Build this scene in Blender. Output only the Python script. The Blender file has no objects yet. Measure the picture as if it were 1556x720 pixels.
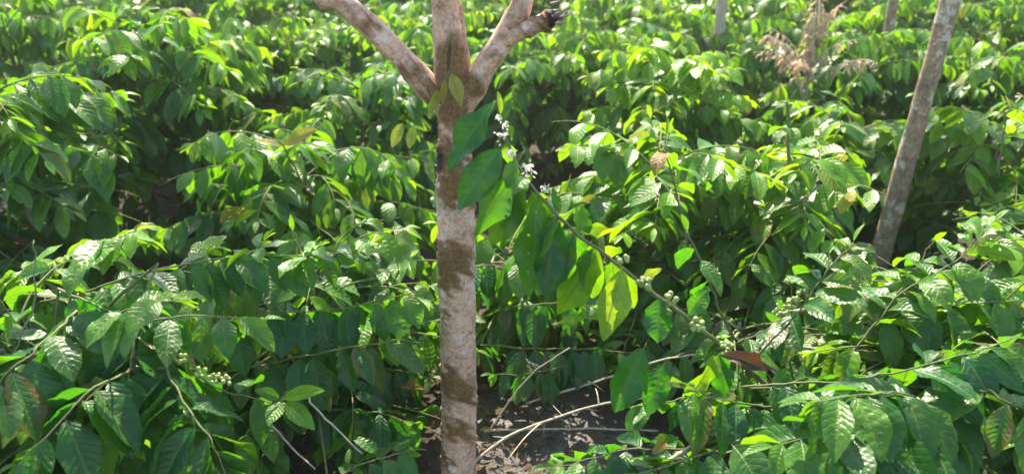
import bpy, math, random
import numpy as np
from mathutils import Vector, Matrix

rng = np.random.default_rng(11)
random.seed(5)
C = bpy.context.scene.collection
R = math.radians
SC = bpy.context.scene

# ------------------------------------------------------------------ camera
CAM = np.array([0.0, 0.0, 1.65]); PITCH = R(22.0); F = 1221.0
FWD = np.array([0, math.cos(PITCH), -math.sin(PITCH)])
UPV = np.array([0, math.sin(PITCH), math.cos(PITCH)])
RGT = np.array([1.0, 0, 0])

def P(px, py, Y):
    """place in the world seen at this spot of the photograph, Y metres ahead"""
    d = FWD + RGT*(px-778)/F + UPV*(360-py)/F
    return CAM + d*(Y/d[1])

def proj(p):
    q = np.atleast_2d(p) - CAM
    z = q@FWD
    z = np.where(z < 0.05, 0.05, z)
    return 778+F*(q@RGT)/z, 360-F*(q@UPV)/z

cam = bpy.data.objects.new('camera', bpy.data.cameras.new('camera')); C.objects.link(cam)
cam.location = CAM; cam.rotation_euler = (R(90)-PITCH, 0, 0)
cam.data.sensor_width = 36; cam.data.lens = 36*F/1556
cam.data.clip_end = 500; cam.data.clip_start = 0.02
cam.data.dof.use_dof = True; cam.data.dof.focus_distance = 2.1; cam.data.dof.aperture_fstop = 2.8
SC.camera = cam

# ------------------------------------------------------------------ materials
def mat(name):
    m = bpy.data.materials.new(name); m.use_nodes = True
    nt = m.node_tree; nt.nodes.clear()
    return m, nt, nt.nodes, nt.links

def N(nt, t, **kw):
    n = nt.nodes.new(t)
    for k, v in kw.items():
        if k in n.bl_rna.properties.keys() and k not in ('inputs',):
            setattr(n, k, v)
    return n

def math_n(nt, op, a, b=None, c=None):
    n = nt.nodes.new('ShaderNodeMath'); n.operation = op
    for i, v in enumerate((a, b, c)):
        if v is None: continue
        if isinstance(v, (int, float)): n.inputs[i].default_value = v
        else: nt.links.new(v, n.inputs[i])
    return n.outputs[0]

def mixc(nt, f, a, b, mode='MIX'):
    n = nt.nodes.new('ShaderNodeMix'); n.data_type = 'RGBA'; n.blend_type = mode
    for s, v in ((n.inputs['Factor'], f), (n.inputs['A'], a), (n.inputs['B'], b)):
        s = s
        pass
    fi = n.inputs[0]; ai = n.inputs[6]; bi = n.inputs[7]
    for s, v in ((fi, f), (ai, a), (bi, b)):
        if isinstance(v, (int, float)): s.default_value = v
        elif isinstance(v, tuple): s.default_value = (*v, 1)
        else: nt.links.new(v, s)
    return n.outputs[2]

def ramp(nt, fac, stops):
    n = nt.nodes.new('ShaderNodeValToRGB')
    el = n.color_ramp.elements
    while len(el) < len(stops): el.new(0.5)
    for e, (p, c) in zip(el, stops):
        e.position = p; e.color = (*c, 1) if isinstance(c, tuple) else (c, c, c, 1)
    nt.links.new(fac, n.inputs[0])
    return n.outputs[0]

def noise(nt, scale, detail=4, rough=0.55, vec=None):
    n = nt.nodes.new('ShaderNodeTexNoise')
    n.inputs['Scale'].default_value = scale; n.inputs['Detail'].default_value = detail
    n.inputs['Roughness'].default_value = rough
    if vec is not None: nt.links.new(vec, n.inputs['Vector'])
    return n.outputs['Fac']

def leaf_material(name, mature, young, tcol=((0.05, 0.34, 0.004), (0.48, 0.74, 0.004)), rough=0.38, veins=8.5, bump=0.40, trans=0.40):
    m, nt, nd, lk = mat(name)
    out = nd.new('ShaderNodeOutputMaterial')
    at = nd.new('ShaderNodeAttribute'); at.attribute_name = 'tint'
    sep = nd.new('ShaderNodeSeparateColor'); lk.new(at.outputs['Color'], sep.inputs[0])
    age, rnd, dry = sep.outputs[0], sep.outputs[1], sep.outputs[2]
    uv = nd.new('ShaderNodeUVMap'); uv.uv_map = 'UVMap'
    su = nd.new('ShaderNodeSeparateXYZ'); lk.new(uv.outputs[0], su.inputs[0])
    v = math_n(nt, 'ABSOLUTE', math_n(nt, 'SUBTRACT', su.outputs[0], 0.5))          # 0 at midrib .. 0.5 margin
    t = math_n(nt, 'SUBTRACT', math_n(nt, 'MULTIPLY', su.outputs[1], math_n(nt, 'ADD', math_n(nt, 'MULTIPLY', rnd, 3.5), veins-1.5)), math_n(nt, 'MULTIPLY', v, 3.6))
    w = math_n(nt, 'ABSOLUTE', math_n(nt, 'SINE', math_n(nt, 'MULTIPLY', t, math.pi)))   # 0 at the side veins
    puff = math_n(nt, 'SUBTRACT', 1.0, math_n(nt, 'POWER', math_n(nt, 'SUBTRACT', 1.0, w), 2.0))
    tc = nd.new('ShaderNodeTexCoord')
    base = mixc(nt, age, mature, young)
    # leaf to leaf variation: some bluer, some yellower
    base = mixc(nt, math_n(nt, 'MULTIPLY', rnd, 0.55), base, mixc(nt, 0.5, base, (0.012, 0.085, 0.03)))
    base = mixc(nt, ramp(nt, dry, [(0.0, 0.0), (0.5, 0.9), (1.0, 1.0)]), base,
                ramp(nt, dry, [(0.0, (0.25, 0.3, 0.03)), (0.45, (0.50, 0.36, 0.04)), (0.7, (0.30, 0.12, 0.055)), (0.85, (0.13, 0.07, 0.04)), (1.0, (0.075, 0.045, 0.03))]))
    blot = noise(nt, 38, 4, 0.6, tc.outputs['Object'])
    base = mixc(nt, ramp(nt, blot, [(0.35, 0.35), (0.65, 0.0)]), base, (0.02, 0.045, 0.012))
    mar = math_n(nt, 'ADD', math_n(nt, 'MULTIPLY', v, 2.0), math_n(nt, 'MULTIPLY', noise(nt, 45, 4, 0.7, tc.outputs['Object']), 0.9))
    mar = math_n(nt, 'MULTIPLY', ramp(nt, mar, [(0.0, 0.0), (0.93, 0.0), (1.0, 0.8)]), math_n(nt, 'GREATER_THAN', rnd, 0.91))
    base = mixc(nt, mar, base, (0.16, 0.10, 0.035))
    rib = ramp(nt, v, [(0.0, 1.0), (0.028, 0.8), (0.045, 0.0)])
    side = ramp(nt, w, [(0.0, 1.0), (0.16, 0.0)])
    vein = math_n(nt, 'MAXIMUM', rib, math_n(nt, 'MULTIPLY', side, 0.4))
    base_v = mixc(nt, math_n(nt, 'MULTIPLY', vein, 0.55), base, mixc(nt, 0.5, base, (0.30, 0.40, 0.12)))
    geo = nd.new('ShaderNodeNewGeometry')
    under = mixc(nt, 0.4, base_v, (0.08, 0.18, 0.045))
    surf = mixc(nt, geo.outputs['Backfacing'], base_v, under)
    bs = nd.new('ShaderNodeBsdfPrincipled')
    lk.new(surf, bs.inputs['Base Color'])
    rr = math_n(nt, 'ADD', math_n(nt, 'MULTIPLY', noise(nt, 60, 3, 0.6, tc.outputs['Object']), 0.22), rough-0.11)
    rr = math_n(nt, 'ADD', rr, math_n(nt, 'MULTIPLY', geo.outputs['Backfacing'], 0.2))
    lk.new(math_n(nt, 'ADD', rr, math_n(nt, 'MULTIPLY', dry, 0.3)), bs.inputs['Roughness'])
    bs.inputs['IOR'].default_value = 1.5
    bp = nd.new('ShaderNodeBump'); bp.inputs['Strength'].default_value = bump; bp.inputs['Distance'].default_value = 0.0035
    brk = ramp(nt, noise(nt, 22, 3, 0.6, tc.outputs['Object']), [(0.35, 0.15), (0.65, 1.0)])
    h = math_n(nt, 'SUBTRACT', math_n(nt, 'MULTIPLY', puff, brk), math_n(nt, 'MULTIPLY', rib, 0.7))
    h = math_n(nt, 'ADD', h, math_n(nt, 'MULTIPLY', noise(nt, 90, 2, 0.5, tc.outputs['Object']), 0.25))
    lk.new(h, bp.inputs['Height']); lk.new(bp.outputs[0], bs.inputs['Normal'])
    tr = nd.new('ShaderNodeBsdfTranslucent')
    trc = mixc(nt, age, tcol[0], tcol[1])
    trc = mixc(nt, dry, trc, ramp(nt, dry, [(0.5, (0.5, 0.26, 0.05)), (0.8, (0.14, 0.06, 0.025)), (1.0, (0.06, 0.03, 0.015))]))
    trc = mixc(nt, math_n(nt, 'MULTIPLY', vein, 0.75), trc, (0.07, 0.13, 0.01))
    trc = mixc(nt, ramp(nt, blot, [(0.35, 0.3), (0.65, 0.0)]), trc, (0.05, 0.11, 0.01))
    lk.new(trc, tr.inputs[0]); lk.new(bp.outputs[0], tr.inputs['Normal'])
    mx = nd.new('ShaderNodeMixShader'); mx.inputs[0].default_value = trans
    lk.new(bs.outputs[0], mx.inputs[1]); lk.new(tr.outputs[0], mx.inputs[2])
    # insect holes and torn bits in a few leaves
    vo = nd.new('ShaderNodeTexVoronoi'); vo.inputs['Scale'].default_value = 34; lk.new(tc.outputs['Object'], vo.inputs['Vector'])
    eat = math_n(nt, 'ADD', vo.outputs['Distance'], math_n(nt, 'MULTIPLY', blot, 0.5))
    hole = math_n(nt, 'MULTIPLY', math_n(nt, 'LESS_THAN', eat, 0.38), math_n(nt, 'GREATER_THAN', math_n(nt, 'FRACT', math_n(nt, 'MULTIPLY', rnd, 7.3)), 0.78))
    tp = nd.new('ShaderNodeBsdfTransparent'); m2 = nd.new('ShaderNodeMixShader')
    lk.new(hole, m2.inputs[0]); lk.new(mx.outputs[0], m2.inputs[1]); lk.new(tp.outputs[0], m2.inputs[2]); lk.new(m2.outputs[0], out.inputs[0])
    return m

M_leaf = leaf_material('coffee_leaf', (0.006, 0.088, 0.016), (0.17, 0.40, 0.006))
M_wither = leaf_material('withered_leaf', (0.62, 0.40, 0.31), (0.72, 0.52, 0.38), tcol=((0.6, 0.35, 0.2), (0.7, 0.5, 0.3)), rough=0.6, bump=0.3)
M_crown = leaf_material('shade_leaf', (0.05, 0.12, 0.02), (0.14, 0.26, 0.02), rough=0.5, bump=0.2)

def wood_material(name, c1, c2, scale=40, bump=0.4, rough=0.8, stretch=0.25):
    m, nt, nd, lk = mat(name)
    out = nd.new('ShaderNodeOutputMaterial'); bs = nd.new('ShaderNodeBsdfPrincipled')
    tc = nd.new('ShaderNodeTexCoord'); mp = nd.new('ShaderNodeMapping')
    mp.inputs['Scale'].default_value = (1, 1, stretch); lk.new(tc.outputs['Object'], mp.inputs[0])
    n1 = noise(nt, scale, 6, 0.65, mp.outputs[0])
    lk.new(ramp(nt, n1, [(0.3, c1), (0.68, c2)]), bs.inputs['Base Color'])
    bs.inputs['Roughness'].default_value = rough
    bp = nd.new('ShaderNodeBump'); bp.inputs['Strength'].default_value = bump; bp.inputs['Distance'].default_value = 0.006
    lk.new(noise(nt, scale*2.2, 5, 0.7, mp.outputs[0]), bp.inputs['Height']); lk.new(bp.outputs[0], bs.inputs['Normal'])
    lk.new(bs.outputs[0], out.inputs[0])
    return m

M_stem = wood_material('coffee_stem', (0.10, 0.085, 0.055), (0.27, 0.23, 0.16), 60)
M_twig = wood_material('coffee_twig', (0.09, 0.12, 0.035), (0.20, 0.19, 0.09), 70)
M_pale = wood_material('dead_twig', (0.27, 0.22, 0.16), (0.55, 0.47, 0.36), 55)
M_litterwood = wood_material('dead_wood', (0.16, 0.12, 0.09), (0.36, 0.29, 0.22), 50)
M_rbark = wood_material('grey_bark', (0.15, 0.095, 0.055), (0.42, 0.29, 0.19), 44, 0.9, 0.85, 0.7)
def patches(m):
    nt = m.node_tree; bs = [n for n in nt.nodes if n.type == 'BSDF_PRINCIPLED'][0]
    old = bs.inputs['Base Color'].links[0].from_socket
    tc = [n for n in nt.nodes if n.type == 'TEX_COORD'][0].outputs['Object']
    c = mixc(nt, ramp(nt, noise(nt, 14, 6, 0.7, tc), [(0.53, 0.0), (0.6, 0.8)]), old, (0.62, 0.56, 0.47))
    c = mixc(nt, ramp(nt, noise(nt, 9, 5, 0.6, tc), [(0.56, 0.0), (0.66, 0.7)]), c, (0.13, 0.09, 0.06))
    nt.links.new(c, bs.inputs['Base Color'])
patches(M_rbark)

def simple(name, col, rough=0.5, tr=None, n=(30, 0.25)):
    m, nt, nd, lk = mat(name)
    out = nd.new('ShaderNodeOutputMaterial'); bs = nd.new('ShaderNodeBsdfPrincipled')
    tc = nd.new('ShaderNodeTexCoord')
    f = noise(nt, n[0], 4, 0.6, tc.outputs['Object'])
    lk.new(ramp(nt, f, [(0.3, tuple(c*(1-n[1]) for c in col)), (0.7, tuple(min(1, c*(1+n[1])) for c in col))]), bs.inputs['Base Color'])
    bs.inputs['Roughness'].default_value = rough
    if tr:
        t = nd.new('ShaderNodeBsdfTranslucent'); t.inputs[0].default_value = (*tr, 1)
        mx = nd.new('ShaderNodeMixShader'); mx.inputs[0].default_value = 0.35
        lk.new(bs.outputs[0], mx.inputs[1]); lk.new(t.outputs[0], mx.inputs[2]); lk.new(mx.outputs[0], out.inputs[0])
    else: lk.new(bs.outputs[0], out.inputs[0])
    return m

M_berry = simple('green_berry', (0.27, 0.34, 0.10), 0.4, n=(80, 0.35))
M_white_blade = simple('white_blade', (0.78, 0.74, 0.63), 0.5, (0.8, 0.8, 0.75), (60, 0.06))
M_dryleaf = leaf_material('dry_leaf', (0.16, 0.09, 0.05), (0.22, 0.15, 0.08), rough=0.6, bump=0.5, trans=0.2)

def bark_material():
    m, nt, nd, lk = mat('lichen_bark')
    out = nd.new('ShaderNodeOutputMaterial'); bs = nd.new('ShaderNodeBsdfPrincipled')
    tc = nd.new('ShaderNodeTexCoord'); O = tc.outputs['Object']
    at = nd.new('ShaderNodeAttribute'); at.attribute_name = 'bark'
    sep = nd.new('ShaderNodeSeparateColor'); lk.new(at.outputs['Color'], sep.inputs[0])
    n1 = noise(nt, 24, 8, 0.72, O); n2 = noise(nt, 85, 6, 0.75, O); n3 = noise(nt, 11, 4, 0.6, O)
    base = ramp(nt, n2, [(0.28, (0.30, 0.13, 0.08)), (0.46, (0.70, 0.41, 0.28)), (0.68, (0.84, 0.61, 0.46))])
    white = ramp(nt, n2, [(0.3, (0.66, 0.53, 0.43)), (0.7, (0.88, 0.78, 0.67))])
    base = mixc(nt, ramp(nt, n1, [(0.50, 0.0), (0.62, 0.7)]), base, white)
    green = ramp(nt, noise(nt, 17, 5, 0.6, O), [(0.56, 0.0), (0.66, 0.55)])
    base = mixc(nt, green, base, (0.34, 0.36, 0.22))
    tan = ramp(nt, noise(nt, 15, 7, 0.75, O), [(0.50, 0.0), (0.58, 0.75)])
    base = mixc(nt, tan, base, ramp(nt, n2, [(0.3, (0.22, 0.12, 0.075)), (0.7, (0.46, 0.29, 0.20))]))
    dark = ramp(nt, noise(nt, 40, 6, 0.75, O), [(0.58, 0.0), (0.66, 0.8)])
    base = mixc(nt, dark, base, (0.12, 0.065, 0.045))
    mossc = ramp(nt, noise(nt, 120, 4, 0.7, O), [(0.3, (0.085, 0.040, 0.012)), (0.7, (0.34, 0.19, 0.065))])
    edge = math_n(nt, 'ADD', sep.outputs[0], math_n(nt, 'MULTIPLY', math_n(nt, 'SUBTRACT', n2, 0.5), 1.5))
    base = mixc(nt, ramp(nt, edge, [(0.28, 0.0), (0.78, 0.95)]), base, mossc)
    base = mixc(nt, sep.outputs[1], base, (0.03, 0.02, 0.015))
    lk.new(base, bs.inputs['Base Color']); bs.inputs['Roughness'].default_value = 0.88
    bp = nd.new('ShaderNodeBump'); bp.inputs['Strength'].default_value = 0.55; bp.inputs['Distance'].default_value = 0.006
    hh = math_n(nt, 'ADD', n2, math_n(nt, 'MULTIPLY', math_n(nt, 'MULTIPLY', sep.outputs[0], noise(nt, 150, 4, 0.8, O)), 1.6))
    lk.new(hh, bp.inputs['Height']); lk.new(bp.outputs[0], bs.inputs['Normal'])
    lk.new(bs.outputs[0], out.inputs[0])
    return m
M_bark = bark_material()

def soil_material():
    m, nt, nd, lk = mat('soil')
    out = nd.new('ShaderNodeOutputMaterial'); bs = nd.new('ShaderNodeBsdfPrincipled')
    tc = nd.new('ShaderNodeTexCoord'); O = tc.outputs['Object']
    n1 = noise(nt, 3.5, 6, 0.65, O); n2 = noise(nt, 40, 6, 0.7, O)
    a = ramp(nt, n2, [(0.3, (0.03, 0.022, 0.016)), (0.7, (0.10, 0.072, 0.053))])
    b = ramp(nt, n2, [(0.3, (0.17, 0.16, 0.155)), (0.7, (0.38, 0.36, 0.345))])
    vd = nd.new('ShaderNodeVectorMath'); vd.operation = 'DISTANCE'; lk.new(O, vd.inputs[0]); vd.inputs[1].default_value = (0.2, 2.35, 0)
    near = ramp(nt, math_n(nt, 'ADD', vd.outputs['Value'], math_n(nt, 'MULTIPLY', math_n(nt, 'SUBTRACT', n1, 0.5), 0.9)), [(0.18, 0.8), (0.5, 0.0)])  # grey bare soil; lighter opening against shaded gaps is put into the colour
    lk.new(mixc(nt, near, a, b), bs.inputs['Base Color'])
    bs.inputs['Roughness'].default_value = 0.95
    bp = nd.new('ShaderNodeBump'); bp.inputs['Strength'].default_value = 0.9; bp.inputs['Distance'].default_value = 0.03
    lk.new(math_n(nt, 'ADD', n2, math_n(nt, 'MULTIPLY', noise(nt, 14, 6, 0.75, O), 1.5)), bp.inputs['Height']); lk.new(bp.outputs[0], bs.inputs['Normal'])
    lk.new(bs.outputs[0], out.inputs[0])
    return m
M_soil = soil_material()

# ------------------------------------------------------------------ object helpers
def link(o, parent=None):
    C.objects.link(o)
    if parent is not None: o.parent = parent
    return o

def empty(name, loc, label, cat, group=None):
    o = bpy.data.objects.new(name, None); o.location = loc; o.empty_display_size = 0.1
    link(o); o['label'] = label; o['category'] = cat
    if group: o['group'] = group
    return o

def tag(o, label, cat, group=None):
    o['label'] = label; o['category'] = cat
    if group: o['group'] = group
    return o

def mesh_np(name, verts, quads, material, parent=None, uv=None, attr=None, origin=None, tris=None):
    """one mesh object out of numpy arrays (world coordinates; origin = position of the parent thing)"""
    verts = np.asarray(verts, dtype=np.float64)
    if origin is not None: verts = verts - np.asarray(origin)
    me = bpy.data.meshes.new(name)
    nq = 0 if quads is None else len(quads); ntri = 0 if tris is None else len(tris)
    idx = []
    if nq: idx.append(np.asarray(quads).ravel())
    if ntri: idx.append(np.asarray(tris).ravel())
    idx = np.concatenate(idx).astype(np.int32)
    tot = np.concatenate([np.full(nq, 4), np.full(ntri, 3)]).astype(np.int32)
    start = np.concatenate([[0], np.cumsum(tot)[:-1]]).astype(np.int32)
    me.vertices.add(len(verts)); me.vertices.foreach_set('co', verts.astype(np.float32).ravel())
    me.loops.add(len(idx)); me.loops.foreach_set('vertex_index', idx)
    me.polygons.add(len(tot)); me.polygons.foreach_set('loop_start', start)
    me.polygons.foreach_set('use_smooth', np.ones(len(tot), dtype=bool))
    if uv is not None:
        l = me.uv_layers.new(name='UVMap'); l.data.foreach_set('uv', np.asarray(uv)[idx].astype(np.float32).ravel())
    if attr is not None:
        for an, av in attr.items():
            a = me.attributes.new(an, 'FLOAT_COLOR', 'POINT')
            c4 = np.concatenate([av, np.ones((len(av), 1))], axis=1).astype(np.float32)
            a.data.foreach_set('color', c4.ravel())
    me.update(calc_edges=True); me.validate()
    me.materials.append(material)
    o = bpy.data.objects.new(name, me)
    return link(o, parent)

def unit(v):
    v = np.asarray(v, float); n = np.linalg.norm(v, axis=-1, keepdims=True)
    return v/np.maximum(n, 1e-9)

def spline(pts, n):
    """Catmull-Rom through pts, n samples evenly spaced"""
    p = np.asarray(pts, float)
    q = np.vstack([2*p[0]-p[1], p, 2*p[-1]-p[-2]])
    out = []
    for i in range(1, len(q)-2):
        for t in np.linspace(0, 1, 14, endpoint=False):
            a, b, c, d = q[i-1], q[i], q[i+1], q[i+2]
            out.append(.5*((2*b)+(c-a)*t+(2*a-5*b+4*c-d)*t*t+(3*b-a-3*c+d)*t**3))
    out.append(p[-1]); out = np.array(out)
    s = np.concatenate([[0], np.cumsum(np.linalg.norm(np.diff(out, axis=0), axis=1))])
    u = np.linspace(0, s[-1], n)
    return np.stack([np.interp(u, s, out[:, k]) for k in range(out.shape[1])], axis=1)

def tube(path, rad, sides=6, cap=True):
    path = np.asarray(path, float); n = len(path)
    rad = np.broadcast_to(np.asarray(rad, float), (n,)) if np.ndim(rad) < 2 else np.asarray(rad)
    t = unit(np.gradient(path, axis=0))
    ref = np.array([1.0, 0, 0]) if abs(t[0][0]) < 0.8 else np.array([0, 1.0, 0])
    us, vs = [], []
    u = unit(ref - t[0]*(ref@t[0]))
    for k in range(n):
        u = unit(u - t[k]*(u@t[k])); us.append(u); vs.append(np.cross(t[k], u))
    a = np.linspace(0, 2*math.pi, sides, endpoint=False)
    us = np.array(us); vs = np.array(vs)
    ring = np.cos(a)[None, :, None]*us[:, None, :] + np.sin(a)[None, :, None]*vs[:, None, :]
    r = rad[:, None, None] if rad.ndim == 1 else rad[:, :, None]
    V = (path[:, None, :] + ring*r).reshape(-1, 3)
    i, j = np.meshgrid(np.arange(n-1), np.arange(sides), indexing='ij')
    i = i.ravel(); j = j.ravel(); j2 = (j+1) % sides
    Q = np.stack([i*sides+j, i*sides+j2, (i+1)*sides+j2, (i+1)*sides+j], axis=1)
    T = None
    if cap:
        V = np.vstack([V, path[-1:], path[:1]]); c = len(V)-2
        k = np.arange(sides)
        T = np.concatenate([np.stack([(n-1)*sides+k, (n-1)*sides+(k+1) % sides, np.full(sides, c)], 1),
                            np.stack([(k+1) % sides, k, np.full(sides, c+1)], 1)])
    return V, Q, T

class Bag:
    """collects pieces of ONE mesh"""
    def __init__(s): s.v, s.q, s.t, s.n = [], [], [], 0
    def add(s, V, Q=None, T=None):
        s.v.append(np.asarray(V))
        if Q is not None and len(Q): s.q.append(np.asarray(Q)+s.n)
        if T is not None and len(T): s.t.append(np.asarray(T)+s.n)
        s.n += len(V)
    def obj(s, name, m, parent=None, origin=None, **kw):
        return mesh_np(name, np.vstack(s.v), np.vstack(s.q) if s.q else None, m, parent, origin=origin,
                       tris=np.vstack(s.t) if s.t else None, **kw)

# ------------------------------------------------------------------ leaves
KEEP = [  # openings between the bushes: x0, y0, x1, y1 in the photograph, no leaf nearer than Y
    (648, -60, 738, 760, 2.12), (728, 590, 1000, 760, 2.75), (590, -60, 860, 150, 2.1),
    (1326, -80, 1468, 415, 3.4), (180, 255, 265, 340, 3.6), (738, 105, 868, 222, 4.7), (1080, -80, 1114, 46, 6.15), (1342, -80, 1376, 44, 6.25),
]
class Leaves:
    def __init__(s): s.rows = []
    def add(s, base, d, n, L, W, bend, fold, tint, wave=0.0):
        s.rows.append((*base, *d, *n, L, W, bend, fold, *tint, wave))
    def prune(s, keeps):
        if not s.rows: return
        a = np.array(s.rows); ok = np.ones(len(a), bool)
        for f in (0.15, 0.6, 1.0):
            p = a[:, :3]+a[:, 3:6]*a[:, 9:10]*f
            p[:, 2] -= a[:, 9]*a[:, 11]*f*f
            x, y = proj(p)
            for (x0, y0, x1, y1, Y) in keeps:
                ok &= ~((x > x0) & (x < x1) & (y > y0) & (y < y1) & (p[:, 1] < Y))
            ok &= ~((p[:, 1] < 0.95) & (abs(p[:, 0]) < 0.9))
            ok &= p[:, 2] > 0.015
        s.rows = [r for r, k in zip(s.rows, ok) if k]
    def build(s, name, m, parent=None, origin=None, nu=8, nv=4):
        a = np.array(s.rows); n = len(a)
        base, d, nr = a[:, 0:3], unit(a[:, 3:6]), a[:, 6:9]
        L, W, bend, fold, tint, wave = a[:, 9], a[:, 10], a[:, 11], a[:, 12], a[:, 13:16], a[:, 16]
        u = np.linspace(0, 1, nu+1); v = np.linspace(-1, 1, nv+1)
        hw = np.clip(np.sin(np.pi*np.clip((u-0.055)/0.945, 0, 1)**0.94), 0, 1)**0.72*(1-0.30*u**4)
        hw = np.maximum(hw, 0.03*(u < 0.5)); hw[-1] = 0.012
        g = np.array([0, 0, -1.0])
        # bent midrib: the direction swings towards the ground along the length
        dirs = unit(d[:, None, :] + g[None, None, :]*(bend[:, None]*1.9*u[None, :])[:, :, None])
        seg = 0.5*(dirs[:, 1:]+dirs[:, :-1])*(L/nu)[:, None, None]
        mid = base[:, None, :] + np.concatenate([np.zeros((n, 1, 3)), np.cumsum(seg, axis=1)], axis=1)
        w0 = unit(np.cross(d, nr))
        w = np.broadcast_to(w0[:, None, :], dirs.shape)
        w = unit(w - dirs*np.sum(w*dirs, axis=2, keepdims=True))
        nn = np.cross(w, dirs)
        half = (W/2)[:, None]*hw[None, :]*(1+0.05*np.sin(u[None, :]*23+tint[:, 1:2]*50)*(0.3+tint[:, 1:2]))
        vv = v[None, None, :, None]; H = half[:, :, None, None]
        cf = np.cos(fold)[:, None, None, None]; sf = np.sin(fold)[:, None, None, None]
        ph = tint[:, 1]*40
        rip = wave[:, None, None]*L[:, None, None]*np.sin(ph[:, None, None]+u[None, :, None]*11+v[None, None, :]*1.7)*np.abs(v)[None, None, :]**1.5*(hw[None, :, None])
        pos = mid[:, :, None, :] + w[:, :, None, :]*H*vv*cf + nn[:, :, None, :]*(H*np.abs(vv)*sf + rip[..., None])
        if nu >= 24:
            tt = u[None, :, None]*(7.0+3.5*tint[:, 1])[:, None, None] - np.abs(v)[None, None, :]*1.8
            sw = np.abs(np.sin(np.pi*tt)); puf = 1-(1-sw)**2
            amp = 0.030*W[:, None, None]*np.clip(hw, 0, 1)[None, :, None]*(1-np.abs(v)**3*0.5)[None, None, :]*np.where(np.abs(v) < 0.05, 0.0, 1.0)[None, None, :]
            pos = pos + nn[:, :, None, :]*(amp*(puf-0.4)*2)[..., None]
        V = pos.reshape(-1, 3)
        k = (nu+1)*(nv+1)
        i, j = np.meshgrid(np.arange(nu), np.arange(nv), indexing='ij'); i = i.ravel(); j = j.ravel()
        q = np.stack([i*(nv+1)+j, i*(nv+1)+j+1, (i+1)*(nv+1)+j+1, (i+1)*(nv+1)+j], axis=1)
        Q = (q[None]+(np.arange(n)*k)[:, None, None]).reshape(-1, 4)
        uv = np.stack(np.meshgrid(u, v*.5+.5, indexing='ij')[::-1], axis=-1).reshape(-1, 2)
        UV = np.tile(uv, (n, 1))
        T = np.repeat(tint, k, axis=0)
        return mesh_np(name, V, Q, m, parent, uv=UV, attr={'tint': T}, origin=origin)

def tinted(rg, age=0.1, dry=0.02, rare=0.012):
    d = 0.0
    if rg.random() < rare: d = rg.uniform(0.3, 0.75)
    return (float(np.clip(age+rg.normal(0, 0.10), 0, 1)), rg.random(), float(np.clip(d+abs(rg.normal(0, dry)), 0, 1)))

def clothe(lv, path, rg, L=0.15, start=0.25, step=0.055, droop=0.35, young=0.3, bend=0.45, age0=0.08, wave=0.02, upright=False, rare=0.012, miss=0.08, tipleaf=True):
    """opposite leaf pairs along a branch, smaller and lighter towards the tip"""
    seg = np.linalg.norm(np.diff(path, axis=0), axis=1); s = np.concatenate([[0], np.cumsum(seg)]); T = s[-1]
    tang = unit(np.gradient(path, axis=0))
    x = T*start + rg.uniform(0, step); k = 0
    Z = np.array([0, 0, 1.0])
    while x < T+1e-6:
        f = x/T
        p = np.array([np.interp(x, s, path[:, c]) for c in range(3)])
        t = unit(np.array([np.interp(x, s, tang[:, c]) for c in range(3)]))
        side = np.cross(t, Z)
        if np.linalg.norm(side) < 0.2: side = np.array([math.cos(k*1.57+path[0, 0]*9), math.sin(k*1.57+path[0, 0]*9), 0])
        side = unit(side)
        if upright:
            a = k*math.pi/2+path[0, 0]*20; side = np.array([math.cos(a), math.sin(a), 0])
        size = 0.80+0.20*math.sin(math.pi*min(1, f*1.1)) - 0.40*max(0, f-0.9)/0.1
        age = age0 + young*max(0, (f-0.6)/0.4)**1.5
        for sg in (-1, 1):
            if rg.random() < miss: continue
            fwd = 0.35+0.5*max(0, f-0.75)*2+rg.normal(0, 0.16)
            zz = -droop*rg.uniform(0.3, 1.7) + (0.35*max(0, f-0.8)/0.2)
            if upright: d = unit(side*sg + Z*rg.uniform(-0.25, 0.45) + rg.normal(0, 0.12, 3))
            else: d = unit(side*sg*rg.uniform(0.75, 1.1) + t*fwd + Z*zz)
            nr = unit(Z*1.0 + side*sg*0.25 + rg.normal(0, 0.36, 3)); d = unit(d + rg.normal(0, 0.16, 3))
            ll = L*size*rg.uniform(0.82, 1.16)
            lv.add(p, d, nr, ll, ll*rg.uniform(0.44, 0.56), bend*rg.uniform(0.3, 1.7), rg.uniform(0.05, 0.55), tinted(rg, age, rare=rare), wave*rg.uniform(0.4, 1.5))
        k += 1; x += step*rg.uniform(0.85, 1.2)*(1-0.3*max(0, f-0.7))
    if tipleaf:
        t = tang[-1]
        lv.add(path[-1], unit(t+Z*0.3), unit(Z+rg.normal(0, .2, 3)), L*0.45, L*0.16, 0.3, 0.4, tinted(rg, age0+young*1.3, rare=0), 0)

def berry_ball(c, r):
    u = np.linspace(0, 2*math.pi, 7, endpoint=False); rings = [(-0.7, 0.7), (0.0, 1.0), (0.7, 0.7)]
    V = [np.stack([np.cos(u)*b*r, np.sin(u)*b*r, np.full(7, a*r*1.1)], 1) for a, b in rings]
    V = np.vstack(V+[np.array([[0, 0, -1.1*r], [0, 0, 1.1*r]])])+c
    Q = []; T = []
    for i in range(2):
        for j in range(7): Q.append((i*7+j, i*7+(j+1) % 7, (i+1)*7+(j+1) % 7, (i+1)*7+j))
    for j in range(7): T += [(21, (j+1) % 7, j), (22, 14+j, 14+(j+1) % 7)]
    return V, np.array(Q), np.array(T)

def berries(c, rg, parent, origin, n=11, R_=0.017, r=0.0066):
    b = Bag()
    for k in range(n):
        d = unit(rg.normal(0, 1, 3)); b.add(*berry_ball(np.asarray(c)+d*R_*rg.uniform(0.55, 1.0), r*rg.uniform(0.8, 1.15)))
    return b.obj('berry_cluster', M_berry, parent, origin)

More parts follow.
